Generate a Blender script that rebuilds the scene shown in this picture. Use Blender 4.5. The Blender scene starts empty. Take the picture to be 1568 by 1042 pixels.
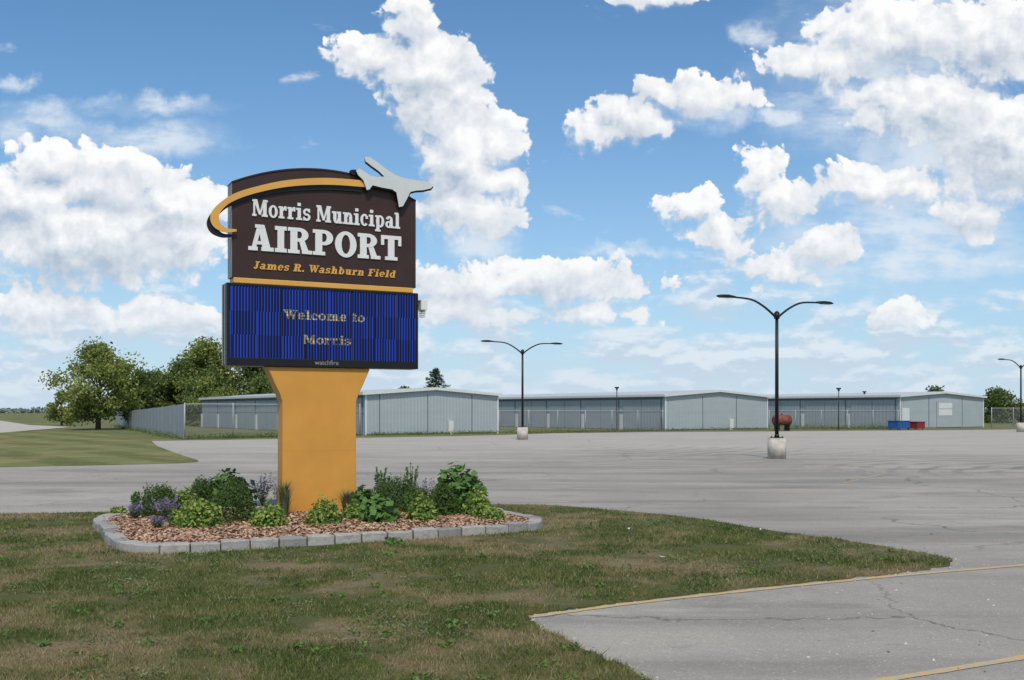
import bpy, bmesh, math, random
import numpy as np
from mathutils import Vector
random.seed(7); rng=np.random.default_rng(7)
scene=bpy.context.scene
R=math.radians

# ------------------------------------------------------------------ node helpers
class NT:
    def __init__(s,nt): s.nt=nt
    def n(s,t,ins=None,**kw):
        nd=s.nt.nodes.new(t)
        for k,v in kw.items(): setattr(nd,k,v)
        if ins:
            for k,v in ins.items():
                if isinstance(v,bpy.types.NodeSocket): s.nt.links.new(v,nd.inputs[k])
                else: nd.inputs[k].default_value=v
        return nd
    def m(s,op,a,b=0.0,c=0.0,clamp=False):
        nd=s.n('ShaderNodeMath',{0:a,1:b,2:c},operation=op,use_clamp=clamp); return nd.outputs[0]
    def vm(s,op,a,b=None,c=None,out=0):
        d={0:a}
        if b is not None: d[1]=b
        if c is not None: d[2]=c
        return s.n('ShaderNodeVectorMath',d,operation=op).outputs[out]
    def noise(s,vec,scale,detail=4,rough=.55,col=False,dist=0.0,dim='3D'):
        nd=s.n('ShaderNodeTexNoise',noise_dimensions=dim)
        for k,v in {'Vector':vec,'Scale':scale,'Detail':detail,'Roughness':rough,'Distortion':dist}.items():
            if isinstance(v,bpy.types.NodeSocket): s.nt.links.new(v,nd.inputs[k])
            else: nd.inputs[k].default_value=v
        return nd.outputs[1 if col else 0]
    def ss(s,x,a,b,lo=0.0,hi=1.0):
        return s.n('ShaderNodeMapRange',{'Value':x,'From Min':a,'From Max':b,'To Min':lo,'To Max':hi},interpolation_type='SMOOTHSTEP').outputs[0]
    def mix(s,f,a,b,mode='MIX'):
        nd=s.n('ShaderNodeMix',data_type='RGBA',blend_type=mode,clamp_factor=True)
        for i,v in ((0,f),(6,a),(7,b)):
            if isinstance(v,bpy.types.NodeSocket): s.nt.links.new(v,nd.inputs[i])
            else: nd.inputs[i].default_value=v if i==0 else (tuple(v)+(1,))[:4]
        return nd.outputs[2]
def newmat(name):
    m=bpy.data.materials.new(name); m.use_nodes=True
    t=NT(m.node_tree); b=m.node_tree.nodes['Principled BSDF']
    return m,t,b
def L(t,a,b): t.nt.links.new(a,b)
def simple(name,col,rough=.6,var=.12,scale=3.0,metal=0.0,bump=0.0,spec=.3):
    m,t,b=newmat(name)
    tc=t.n('ShaderNodeTexCoord').outputs['Object']
    nz=t.noise(tc,scale,6,.6)
    f=t.ss(nz,.3,.7)
    c=t.mix(f,[x*(1-var) for x in col],[min(1,x*(1+var)) for x in col])
    L(t,c,b.inputs['Base Color']); b.inputs['Roughness'].default_value=rough
    b.inputs['Metallic'].default_value=metal; b.inputs['Specular IOR Level'].default_value=spec
    if bump:
        bp=t.n('ShaderNodeBump',{'Height':t.noise(tc,scale*12,5),'Strength':bump,'Distance':.02})
        L(t,bp.outputs[0],b.inputs['Normal'])
    return m
def leafmat(name,c1,c2,nscale=1.2,trans=.25,rough=.6):
    m,t,b=newmat(name)
    g=t.n('ShaderNodeNewGeometry'); tc=t.n('ShaderNodeTexCoord').outputs['Object']
    nz=t.ss(t.noise(tc,nscale,3),.35,.65)
    f=t.m('ADD',t.m('MULTIPLY',g.outputs['Random Per Island'],.55),t.m('MULTIPLY',nz,.45))
    c=t.mix(f,c1,c2); L(t,c,b.inputs['Base Color']); b.inputs['Roughness'].default_value=rough
    b.inputs['Specular IOR Level'].default_value=.25
    tr=t.n('ShaderNodeBsdfTranslucent',{'Color':c}); mx=t.n('ShaderNodeMixShader',{0:trans})
    L(t,b.outputs[0],mx.inputs[1]); L(t,tr.outputs[0],mx.inputs[2])
    L(t,mx.outputs[0],m.node_tree.nodes['Material Output'].inputs[0])
    return m

# ------------------------------------------------------------------ mesh helpers
def empty(name,loc=(0,0,0),rz=0):
    e=bpy.data.objects.new(name,None); scene.collection.objects.link(e); e.location=loc; e.rotation_euler=(0,0,rz)
    e.empty_display_size=.2; return e
def arr(name,V,F,mats,parent=None,loc=(0,0,0),midx=None,rz=0,smooth=False):
    V=np.asarray(V,dtype=np.float32); F=np.asarray(F,dtype=np.int32); k=F.shape[1]
    me=bpy.data.meshes.new(name); me.vertices.add(len(V)); me.vertices.foreach_set('co',V.ravel())
    me.loops.add(F.size); me.loops.foreach_set('vertex_index',F.ravel())
    me.polygons.add(len(F)); me.polygons.foreach_set('loop_start',np.arange(len(F),dtype=np.int32)*k)
    if midx is not None: me.polygons.foreach_set('material_index',np.asarray(midx,dtype=np.int32))
    me.update(calc_edges=True); me.validate()
    for m in (mats if isinstance(mats,list) else [mats]): me.materials.append(m)
    o=bpy.data.objects.new(name,me); scene.collection.objects.link(o); o.location=loc; o.rotation_euler=(0,0,rz)
    if parent: o.parent=parent
    return o
class MB:
    def __init__(s): s.v=[];s.f=[];s.m=[];s.sm=[]
    def face(s,idx,mi=0,sm=False): s.f.append(idx);s.m.append(mi);s.sm.append(sm)
    def box(s,x0,y0,z0,x1,y1,z1,mi=0):
        b=len(s.v); s.v+=[(x,y,z) for z in (z0,z1) for y in (y0,y1) for x in (x0,x1)]
        for q in ((0,2,3,1),(4,5,7,6),(0,1,5,4),(2,6,7,3),(0,4,6,2),(1,3,7,5)): s.face([b+i for i in q],mi)
    def cyl(s,p0,p1,r0,r1,n=16,mi=0,caps=True):
        p0=Vector(p0);p1=Vector(p1);d=(p1-p0).normalized()
        u=d.orthogonal().normalized();w=d.cross(u);b=len(s.v)
        for p,r in ((p0,r0),(p1,r1)):
            for i in range(n):
                a=2*math.pi*i/n; s.v.append(tuple(p+(u*math.cos(a)+w*math.sin(a))*r))
        for i in range(n): s.face([b+i,b+(i+1)%n,b+n+(i+1)%n,b+n+i],mi,True)
        if caps: s.face([b+i for i in range(n)][::-1],mi); s.face([b+n+i for i in range(n)],mi)
    def tube(s,pts,rs,n=10,mi=0):
        for i in range(len(pts)-1): s.cyl(pts[i],pts[i+1],rs[i],rs[i+1],n,mi)
    def prism(s,poly,y0,y1,mi=0,mside=None):
        """poly in local x-z plane, front at y0, back at y1"""
        if mside is None: mside=mi
        b=len(s.v);n=len(poly)
        s.v+=[(x,y0,z) for x,z in poly]+[(x,y1,z) for x,z in poly]
        s.face(list(range(b,b+n)),mi); s.face(list(range(b+2*n-1,b+n-1,-1)),mi)
        for i in range(n): s.face([b+i,b+n+i,b+n+(i+1)%n,b+(i+1)%n],mside)
    def obj(s,name,mats,parent=None,loc=(0,0,0),rz=0,bevel=0):
        me=bpy.data.meshes.new(name); me.from_pydata(s.v,[],s.f)
        for m in (mats if isinstance(mats,list) else [mats]): me.materials.append(m)
        me.polygons.foreach_set('material_index',s.m); me.polygons.foreach_set('use_smooth',s.sm)
        bm=bmesh.new(); bm.from_mesh(me); bmesh.ops.recalc_face_normals(bm,faces=bm.faces); bm.to_mesh(me); bm.free()
        me.update(); o=bpy.data.objects.new(name,me); scene.collection.objects.link(o)
        o.location=loc;o.rotation_euler=(0,0,rz)
        if parent: o.parent=parent
        if bevel:
            md=o.modifiers.new('bevel','BEVEL'); md.width=bevel; md.segments=2; md.limit_method='ANGLE'
        return o
def sheet(name,poly,z,mat,skirt=0.0):
    bm=bmesh.new(); vs=[bm.verts.new((x,y,z)) for x,y in poly]
    f=bm.faces.new(vs)
    if f.normal.z<0: f.normal_flip()
    bmesh.ops.triangulate(bm,faces=[f])
    if skirt:
        lo=[bm.verts.new((x,y,z-skirt)) for x,y in poly]
        for i in range(len(vs)): j=(i+1)%len(vs); bm.faces.new((vs[i],vs[j],lo[j],lo[i]))
    bm.normal_update()
    me=bpy.data.meshes.new(name); bm.to_mesh(me); bm.free(); me.materials.append(mat)
    o=bpy.data.objects.new(name,me); scene.collection.objects.link(o); return o
def spline(pts,k=6,closed=False):
    out=[];n=len(pts)
    rngi=range(n) if closed else range(n-1)
    for i in rngi:
        if closed: p0,p1,p2,p3=[pts[(i+j-1)%n] for j in range(4)]
        else: p0=pts[max(i-1,0)];p1=pts[i];p2=pts[i+1];p3=pts[min(i+2,n-1)]
        for t in np.arange(k)/k:
            out.append(tuple(.5*((2*b)+(-a+c)*t+(2*a-5*b+4*c-d)*t*t+(-a+3*b-3*c+d)*t**3) for a,b,c,d in zip(p0,p1,p2,p3)))
    if not closed: out.append(pts[-1])
    return out
def inpoly(x,y,poly):
    c=np.zeros(len(x),bool);n=len(poly)
    for i in range(n):
        x1,y1=poly[i];x2,y2=poly[(i+1)%n]
        if y1==y2: continue
        t=((y1>y)!=(y2>y))&(x<(x2-x1)*(y-y1)/(y2-y1)+x1); c^=t
    return c

# ------------------------------------------------------------------ camera
cam=bpy.data.cameras.new('camera'); co=bpy.data.objects.new('camera',cam); scene.collection.objects.link(co)
co.location=(0,0,2.0); co.rotation_euler=(R(90),0,0); cam.lens=35; cam.sensor_width=36; cam.shift_y=.0682
cam.clip_end=8000; cam.clip_start=.1; scene.camera=co
scene.view_settings.view_transform='Standard'; scene.view_settings.look='None'; scene.view_settings.exposure=0

# ------------------------------------------------------------------ sun + sky
SUN_EL=56; SUN_AZ=172   # azimuth measured clockwise from +Y
sd=bpy.data.lights.new('sun','SUN'); so=bpy.data.objects.new('sun',sd); scene.collection.objects.link(so)
sd.energy=3.0; sd.angle=R(4); sd.color=(1,.92,.80)
az=R(SUN_AZ);el=R(SUN_EL)
dv=Vector((math.sin(az)*math.cos(el),math.cos(az)*math.cos(el),math.sin(el)))
so.rotation_euler=dv.to_track_quat('Z','Y').to_euler(); so.location=(0,0,50)

w=bpy.data.worlds.new('World'); scene.world=w; w.use_nodes=True
try: w.cycles.sampling_method='NONE'
except Exception: pass
t=NT(w.node_tree); w.node_tree.nodes.clear()
sky=t.n('ShaderNodeTexSky',sky_type='NISHITA'); sky.sun_disc=False; sky.sun_elevation=el; sky.sun_rotation=az
sky.air_density=1.0; sky.dust_density=.6; sky.ozone_density=1.6
d=t.n('ShaderNodeTexCoord').outputs['Generated']
sp=t.n('ShaderNodeSeparateXYZ',{0:d})
ay=t.m('MAXIMUM',t.m('ABSOLUTE',sp.outputs[1]),.18)
px=t.m('MULTIPLY',t.m('DIVIDE',sp.outputs[0],ay),15.24)
pz=t.m('MULTIPLY',t.m('DIVIDE',t.m('MAXIMUM',sp.outputs[2],0.0),ay),15.24)
P=t.n('ShaderNodeCombineXYZ',{0:px,1:pz,2:0.0}).outputs[0]
# cumulus lobes on a chart of sky directions: (east, up, half width, half height)
C=[(-1.60,5.90,.42,.32),(-2.15,5.38,.58,.42),(-1.30,5.15,.78,.60),(-.80,4.82,.48,.44),(-1.15,4.50,.72,.50),(-.80,3.85,.72,.75),(-.22,4.05,.42,.42),(-.30,3.55,.40,.38),(-.75,3.05,.75,.52),
(-7.1,3.75,.6,.45),(-7.5,3.1,1.1,.6),(-6.3,3.4,1.0,.55),(-5.2,3.1,.75,.5),(-6.4,2.6,1.8,.75),(-5.0,2.5,.6,.55),(-7.2,1.5,.8,.35),(-5.5,1.4,.9,.28),
(1.15,4.25,.32,.25),(1.85,4.45,.65,.36),(2.75,4.80,.75,.26),
(2.80,3.05,.38,.32),(3.2,2.65,.45,.28),(3.85,3.65,.32,.36),(4.05,3.2,.50,.36),
(4.7,5.3,.80,.32),(5.9,5.75,1.3,.50),(7.3,5.6,1.1,.7),(6.4,4.6,1.25,.55),(7.6,4.0,1.1,.9),(5.6,3.4,.9,.32),(7.0,2.95,.5,.35),
(4.75,2.5,.42,.32),(4.3,2.15,.5,.25),(.3,1.95,1.7,.3),(-.7,1.5,.7,.3),(1.2,1.45,.7,.2),(5.95,1.4,.35,.2),(2.2,6.3,.5,.16),(9.6,3.6,1.3,1.0),(-9.6,3.3,1.2,1.1),(0,9.2,2.2,.9)]
OFF=.06
def cumulus(Pv):
    w1=t.vm('SUBTRACT',t.noise(Pv,1.1,2,.5,col=True,dim='2D'),(.5,.5,.5))
    w2=t.vm('SUBTRACT',t.noise(Pv,4.0,3,.55,col=True,dim='2D'),(.5,.5,.5))
    Pw=t.vm('MULTIPLY_ADD',w2,(.20,.20,0),t.vm('MULTIPLY_ADD',w1,(.42,.42,0),Pv))
    acc=None
    for cx,cy,rx,ry in C:
        q=t.vm('MULTIPLY_ADD',Pw,(1/rx,1/ry,0),(-cx/rx,-cy/ry,0))
        l=t.vm('LENGTH',q,out=1); r=min(rx,ry)
        v=t.m('MULTIPLY_ADD',l,-r,r)
        acc=v if acc is None else t.m('SMOOTH_MAX',acc,v,.12)
    vo=t.n('ShaderNodeTexVoronoi',voronoi_dimensions='2D',feature='F1',normalize=True)
    L(t,Pw,vo.inputs['Vector'])
    for k_,v_ in (('Scale',2.8),('Detail',2.5),('Roughness',.55)): vo.inputs[k_].default_value=v_
    fb=t.noise(Pv,2.0,5,.52,dim='2D')
    return t.m('ADD',t.m('ADD',acc,t.m('MULTIPLY_ADD',vo.outputs['Distance'],-.46,.17+OFF)),t.m('MULTIPLY_ADD',fb,.30,-.15))
D0=cumulus(P); D1=cumulus(t.vm('ADD',P,(.08,.19,0)))
wis=t.noise(t.vm('MULTIPLY',P,(1,1.4,1)),.95,5,.55,dim='2D')
rel=t.m('SUBTRACT',D0,D1)
# crisp on the sunlit upper edges, feathered below
edge=t.m('MAXIMUM',t.m('MULTIPLY_ADD',rel,-1.3,t.m('MULTIPLY_ADD',wis,.34,-.03)),.055)
aC=t.ss(t.m('DIVIDE',t.m('ADD',D0,.02),edge,clamp=True),0,1)
thick=t.ss(D0,.05,.75)
Lt=t.m('ADD',t.m('MULTIPLY',rel,1.75),t.m('MULTIPLY_ADD',thick,-.12,.60))
Lt=t.m('ADD',Lt,t.m('MULTIPLY_ADD',wis,.9,-.45),clamp=True)
colC=t.mix(Lt,(.44,.53,.65),(.99,.99,.99))
# thin soft veils
S=[(-5.4,4.65,1.2,.2),(-5.5,4.15,1.3,.32),(-7.3,4.4,1.0,.35),(-7.6,5.05,.35,.14),(4.1,4.5,.45,.2),(3.8,5.8,.35,.25),(6,2.5,2.5,1.0),(1.6,2.45,.9,.12),(-.5,2.6,.7,.35),(5.4,4.9,1.8,1.0),(2.9,4.6,.9,.35),(6.0,5.9,2.2,.7),(6.6,3.7,1.8,.9)]
Sw=t.vm('MULTIPLY_ADD',t.vm('SUBTRACT',t.noise(P,1.6,5,.6,col=True,dim='2D'),(.5,.5,.5)),(1.0,.6,0),P); acc=None
for cx,cy,rx,ry in S:
    l=t.vm('LENGTH',t.vm('MULTIPLY_ADD',Sw,(1/rx,1/ry,0),(-cx/rx,-cy/ry,0)),out=1)
    acc=l if acc is None else t.m('MINIMUM',acc,l)
low2=t.vm('MULTIPLY',P,(.8,1.9,1))
lown=t.noise(low2,1.0,6,.55,dim='2D')
aS=t.m('MULTIPLY',t.ss(acc,1.25,.2),t.ss(lown,.34,.60,.2,.85))
# low hazy layer of cloud toward the horizon
cov=t.ss(pz,3.4,.8,-.24,.09)
aL=t.m('MULTIPLY',t.ss(t.m('ADD',lown,cov),.43,.66),.75)
lowl=t.ss(t.m('SUBTRACT',lown,t.noise(t.vm('ADD',low2,(0,.2,0)),1.0,6,.55,dim='2D')),-.06,.10)
colL=t.mix(lowl,(.56,.65,.77),(.88,.91,.94))
k=10.0
def up(c): return t.vm('MULTIPLY',c,(k,k,k))
skyc=t.vm('MULTIPLY',sky.outputs[0],(.62,1.06,1.32))
hz=t.m('POWER',2.718,t.m('MULTIPLY',pz,-.40))
c0=t.mix(t.m('MULTIPLY',hz,.82),skyc,(5.6,7.2,8.7))
c1=t.mix(aL,c0,up(colL))
c2=t.mix(aS,c1,(7.7,8.4,9.1))
c3=t.mix(aC,c2,up(colC))
c4=t.mix(t.m('MULTIPLY',t.m('POWER',2.718,t.m('MULTIPLY',pz,-.95)),.75),c3,(5.9,7.2,8.5))
bg=t.n('ShaderNodeBackground',{'Color':c4,'Strength':.1})
# the half of the sky to the south (behind the viewer) and below the horizon is plain haze-and-blue
bg2=t.n('ShaderNodeBackground',{'Color':t.mix(.38,t.vm('MULTIPLY',sky.outputs[0],(.8,1.05,1.2)),(6.8,7.6,8.4)),'Strength':.1})
front=t.m('MULTIPLY',t.m('GREATER_THAN',sp.outputs[1],0.0),t.m('GREATER_THAN',sp.outputs[2],-.02))
mxs=t.n('ShaderNodeMixShader',{0:front}); L(t,bg2.outputs[0],mxs.inputs[1]); L(t,bg.outputs[0],mxs.inputs[2])
o=t.n('ShaderNodeOutputWorld'); L(t,mxs.outputs[0],o.inputs[0])

# ------------------------------------------------------------------ ground materials
def grassmat(name,g1,g2,dry,stripe=False,sc=1.0):
    m,t,b=newmat(name); tc=t.n('ShaderNodeNewGeometry').outputs['Position']
    f=t.ss(t.noise(tc,1.1*sc,6,.65),.35,.65); c=t.mix(f,g1,g2)
    dr=t.ss(t.noise(tc,.45*sc,7,.7),.46,.62); c=t.mix(t.m('MULTIPLY',dr,.85),c,dry)
    fine=t.ss(t.noise(tc,26*sc,4,.7),.3,.7); c=t.mix(fine,t.mix(.4,c,(0.02,.022,.01)),c)
    if stripe:
        s=t.n('ShaderNodeSeparateXYZ',{0:tc})
        st=t.m('SINE',t.m('MULTIPLY',t.m('ADD',s.outputs[0],t.m('MULTIPLY',s.outputs[1],.8)),1.3))
        c=t.mix(t.ss(st,-.3,.3,0,.35),c,(.25,.26,.11))
    L(t,c,b.inputs['Base Color']); b.inputs['Roughness'].default_value=.95; b.inputs['Specular IOR Level'].default_value=.1
    bp=t.n('ShaderNodeBump',{'Height':t.noise(tc,30*sc,4,.7),'Strength':.6,'Distance':.03}); L(t,bp.outputs[0],b.inputs['Normal'])
    return m
M_field=grassmat('field_grass',(.13,.16,.06),(.19,.21,.085),(.28,.24,.13),sc=.25)
M_isl=grassmat('mown_grass',(.13,.15,.05),(.18,.19,.07),(.30,.25,.12),True,.6)
M_lawn=grassmat('lawn_soil',(.10,.11,.04),(.13,.13,.05),(.27,.20,.125))
def asphalt(name='weathered_asphalt',gain=1.0):
    m,t,b=newmat(name); tc=t.n('ShaderNodeNewGeometry').outputs['Position']
    c=t.mix(t.ss(t.noise(tc,.16,6,.6),.3,.7),(.325,.298,.262),(.44,.405,.352))
    s=t.n('ShaderNodeSeparateXYZ',{0:tc})
    streak=t.noise(t.vm('MULTIPLY',tc,(.06,.5,1)),1.0,6,.6); c=t.mix(t.ss(streak,.45,.66,0,.75),c,(.235,.218,.195))
    blot=t.noise(t.vm('MULTIPLY',tc,(.6,1,1)),.55,6,.65); c=t.mix(t.ss(blot,.54,.66,0,.45),c,(.21,.198,.18))
    far_sunlit=t.ss(s.outputs[1],24,60,0,.6); c=t.mix(far_sunlit,c,(.54,.495,.43))  # sunlit look of the distant lot put into the asphalt colour
    wob=t.vm('MULTIPLY_ADD',t.noise(tc,.25,3,col=True),(1.2,1.2,0),tc)
    mk=None
    for cx,cy,ph,mx_,my_ in ((9.0,24.0,7.0,6.0,40.0),(-6,60,5.2,7.5,46.0),(22,30,6.1,16,38)):
        dc=t.vm('DISTANCE',wob,(cx,cy,0),out=1)
        ring=t.ss(t.m('SINE',t.m('MULTIPLY',dc,ph)),.25,.8)
        md=t.vm('LENGTH',t.vm('MULTIPLY_ADD',tc,(.10,.085,0),(-mx_*.10,-my_*.085,0)),out=1)
        q=t.m('MULTIPLY',ring,t.ss(md,1.1,.2)); mk=q if mk is None else t.m('MAXIMUM',mk,q)
    mk=t.m('MULTIPLY',mk,t.ss(t.noise(t.vm('MULTIPLY',tc,(.3,1,1)),.6,4),.36,.56,0,.55))
    c=t.mix(mk,c,(.15,.142,.132))
    ag=t.noise(tc,55,3,.8); c=t.mix(t.ss(ag,.35,.65,0,.55),c,t.vm('MULTIPLY',c,(.58,.58,.58)))
    sp2=t.ss(t.noise(tc,32,2,.6),.64,.72,0,.5); c=t.mix(sp2,c,(.68,.63,.55))
    wv=t.vm('ADD',tc,t.vm('MULTIPLY',t.noise(tc,.9,5,.6,col=True),(1.3,1.3,0)))
    v=t.n('ShaderNodeTexVoronoi',{'Vector':t.vm('MULTIPLY',wv,(1,1,0)),'Scale':.17},feature='DISTANCE_TO_EDGE').outputs['Distance']
    cr=t.m('MULTIPLY',t.ss(v,.0045,.0012),t.ss(t.noise(tc,.13,2),.40,.56,0,.65)); c=t.mix(cr,c,(.08,.08,.078))
    pt=t.ss(t.noise(tc,1.7,5,.7),.58,.70,0,.4); c=t.mix(pt,c,(.22,.205,.185))
    # light dusty washes
    du=t.ss(t.noise(t.vm('MULTIPLY',tc,(.35,1,1)),.8,6,.7),.56,.70,0,.4); c=t.mix(du,c,(.52,.475,.40))
    if gain!=1.0: c=t.vm('MULTIPLY',c,(gain,gain,gain))
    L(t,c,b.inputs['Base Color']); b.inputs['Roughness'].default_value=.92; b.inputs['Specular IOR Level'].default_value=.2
    bp=t.n('ShaderNodeBump',{'Height':ag,'Strength':.4,'Distance':.01}); L(t,bp.outputs[0],b.inputs['Normal'])
    return m
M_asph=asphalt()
m,t,b=newmat('worn_yellow_paint'); tc=t.n('ShaderNodeNewGeometry').outputs['Position']
c=t.mix(t.ss(t.noise(tc,9,6,.7),.44,.58),(.56,.38,.15),(.40,.36,.28)); L(t,c,b.inputs['Base Color']); b.inputs['Roughness'].default_value=.8; M_yel=m

# ground sheet (gridded so that it stays precise)
xs=[-4000,-1500,-500,-200,-80,-30,0,30,80,200,500,1500,4000]; ys=[-500,-100,-20,0,20,40,70,110,200,400,900,2000,5000]
V=[(x,y,0) for y in ys for x in xs]; n=len(xs)
F=[(j*n+i,j*n+i+1,(j+1)*n+i+1,(j+1)*n+i) for j in range(len(ys)-1) for i in range(n-1)]
arr('ground',V,F,M_field)
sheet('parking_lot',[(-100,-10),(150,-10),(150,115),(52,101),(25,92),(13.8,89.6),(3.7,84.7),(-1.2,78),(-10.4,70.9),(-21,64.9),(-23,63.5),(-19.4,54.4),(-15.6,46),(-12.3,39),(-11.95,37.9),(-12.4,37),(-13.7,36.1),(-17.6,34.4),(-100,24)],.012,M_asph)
sheet('mown_grass',[(-100,24),(-17.6,34.4),(-13.7,36.1),(-12.4,37),(-11.95,37.9),(-12.3,39),(-15.6,46),(-19.4,54.4),(-23,63.5),(-40,92),(-100,92)],.03,M_isl,.04)
sheet('side_road',[(-50,113),(-43,82),(-41,68),(-60,58),(-160,58),(-230,260),(-110,210),(-62,128)],.045,asphalt('pale_pavement',1.15))
edge=spline([(-8,19.17),(-4,20.2),(-.19,20.73),(.886,20.46),(2.11,19.41),(3.19,18.25),(4.38,16.04),(5.34,14.38),(5.75,13.37),(5.62,12.75),(4.95,12.24),(3.97,11.72),(2.25,10.85),(1.11,10.23),(.49,9.83),(.16,9.6),(.14,9.35),(.27,8.99),(.53,8.37),(.755,7.88),(.95,7.36),(1.3,6.3),(1.7,4.5),(1.8,-6)],7)
edge=[(x+random.uniform(-.05,.05),y+random.uniform(-.05,.05)) for x,y in edge]
lawn=[(-60,-6),(-60,10),(-9.68,18.81)]+edge
sheet('lawn',lawn,.035,M_lawn,.04)
def stripe(name,pts,wd,z):
    v=[];f=[]
    pts=spline(pts,8)
    for i,p in enumerate(pts):
        a=Vector(pts[max(i-1,0)]);b2=Vector(pts[min(i+1,len(pts)-1)]);d2=(b2-a).normalized();w_=wd/2*random.uniform(.85,1.1);nn=Vector((-d2.y,d2.x))*w_
        v+=[(p[0]+nn.x,p[1]+nn.y,z),(p[0]-nn.x,p[1]-nn.y,z)]
    f=[(2*i,2*i+1,2*i+3,2*i+2) for i in range(len(pts)-1)]
    return arr(name,v,f,M_yel)
stripe('painted_line',[(.10,9.50),(.52,9.76),(1.13,10.15),(2.28,10.77),(4.0,11.63),(5.1,12.12),(6.53,12.72),(12,15),(20,18.3)],.10,.018)
stripe('painted_line',[(2.4,7.15),(2.83,7.36),(4.1,7.98),(8,9.9),(14,12.7)],.10,.018)
for i in range(6):
    x=9+i*5.2; stripe('painted_line',[(x,27+i*.6),(x+2.6,31+i*.6)],.06,.018)
# loose gravel on the near pavement and along the lawn edge
m,t,bs=newmat('loose_gravel'); g=t.n('ShaderNodeNewGeometry')
L(t,t.mix(g.outputs['Random Per Island'],(.07,.06,.055),(.60,.56,.48)),bs.inputs['Base Color']); bs.inputs['Roughness'].default_value=.9
b=MB()
def pebble(b,x,y,r):
    base=len(b.v); q=[random.uniform(.6,1.2) for _ in range(6)]
    b.v+=[(x+r*q[i]*math.cos(i*1.257),y+r*q[i]*math.sin(i*1.257),.012) for i in range(5)]+[(x+random.uniform(-.3,.3)*r,y,.012+r*q[5]*.9)]
    for i in range(5): b.face([base+i,base+(i+1)%5,base+5])
for _ in range(330):
    y=6.5+9*random.random()**1.5; pebble(b,random.uniform(.3,1)*.62*y+.6,y,random.choice((.006,.008,.010,.016)))
for i in range(len(edge)-1):
    for _ in range(7):
        f=random.random(); pebble(b,edge[i][0]+(edge[i+1][0]-edge[i][0])*f+random.gauss(0,.07),edge[i][1]+(edge[i+1][1]-edge[i][1])*f+random.gauss(0,.07),random.uniform(.006,.014))
b.obj('loose_gravel',m)

# ------------------------------------------------------------------ airport sign
YAW=R(27.3); A=(math.cos(YAW),math.sin(YAW)); O=(-3.47,18.25)
def loc2w(s,tt): return (O[0]+s*A[0]-tt*A[1],O[1]+s*A[1]+tt*A[0])
sign=empty('airport_sign',(O[0],O[1],0),YAW)
M_gold=simple('gold_paint',(.64,.31,.06),.5,.06,1.2)
M_goldface=simple('gold_panel_paint',(.70,.38,.09),.45,.04,2)
M_brown=simple('dark_brown_paint',(.047,.024,.021),.45,.1,1.5)
M_side=simple('weathered_panel_side',(.30,.29,.29),.5,.1,3)
M_black=simple('black_paint',(.012,.012,.013),.4,.1,4)
M_white=simple('white_letters',(.76,.76,.75),.5,.03,4)
M_grayw=simple('brushed_plane_finish',(.62,.64,.63),.4,.05,3)
b=MB()
prof=[(0,.70),(.3,.695),(1.9,.69),(2.15,.695),(2.28,.735),(2.45,.82),(2.775,.965)]
poly=[(-.04-wd,z) for z,wd in prof]+[(-.04+wd,z) for z,wd in prof[::-1]]
b.prism(poly,.035,.39,0); b.obj('column',M_gold,sign,bevel=.012)
b=MB(); b.box(-.71,.0345,1.245,.63,.0375,1.248); b.obj('column_seam',simple('seam_dark_gold',(.5,.24,.045)),sign)  # column joint drawn as a thin strip of darker gold
# display cabinet
b=MB(); x0,x1,z0,z1=-1.727,1.872,2.78,4.235
b.box(x0,.012,z0,x1,.42,z1,0)
fr=.045
b.box(x0,-.02,z0,x1,.0115,z0+.14,0); b.box(x0,-.02,z1-fr,x1,.0115,z1,0)
b.box(x0,-.02,z0+.1405,x0+fr,.0115,z1-fr-.0005,0); b.box(x1-fr,-.02,z0+.1405,x1,.0115,z1-fr-.0005,0)
b.box(x0-.012,.10,z0+.02,x0-.0005,.14,z1-.02,1); b.box(x0-.012,.30,z0+.02,x0-.0005,.34,z1-.02,1)
b.obj('display_cabinet',[M_black,M_side],sign,bevel=.006)
m,t,bs=newmat('led_screen'); tc=t.n('ShaderNodeTexCoord').outputs['Object']; s=t.n('ShaderNodeSeparateXYZ',{0:tc})
X,Z=s.outputs[0],s.outputs[2]
blk=t.m('FLOOR',t.m('DIVIDE',t.m('ADD',X,10),.44)); row=t.m('FLOOR',t.m('DIVIDE',t.m('ADD',Z,.03),.42))
chk=t.m('MODULO',t.m('ADD',blk,row),2.0)
ph=t.m('MULTIPLY',row,.37)
cell=t.m('ADD',t.m('DIVIDE',t.m('ADD',X,10),.0535),t.m('MULTIPLY',chk,.45))
fr_=t.m('FRACT',t.m('ADD',cell,ph))
on=t.m('GREATER_THAN',fr_,t.m('MULTIPLY_ADD',chk,.10,.55))
wn=t.n('ShaderNodeTexWhiteNoise',{'Vector':t.n('ShaderNodeCombineXYZ',{0:t.m('FLOOR',t.m('ADD',cell,ph)),1:row,2:0.0}).outputs[0]},noise_dimensions='3D').outputs[0]
rowl=t.m('GREATER_THAN',t.m('FRACT',t.m('DIVIDE',t.m('ADD',Z,10),.026)),.18)
amp=t.m('MULTIPLY',t.m('MULTIPLY',on,t.m('MULTIPLY_ADD',wn,.5,.6)),t.m('MULTIPLY_ADD',rowl,.3,.7))
col=t.mix(amp,(.002,.004,.016),(.016,.052,.42)); bs.inputs['Base Color'].default_value=(.006,.006,.01,1); bs.inputs['Roughness'].default_value=.6; bs.inputs['Specular IOR Level'].default_value=.1
L(t,col,bs.inputs['Emission Color']); bs.inputs['Emission Strength'].default_value=1.0; M_led=m
b=MB(); b.box(x0+fr+.001,-.004,z0+.141,x1-fr-.001,.0115,z1-fr-.001); b.obj('led_screen',M_led,sign)
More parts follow.
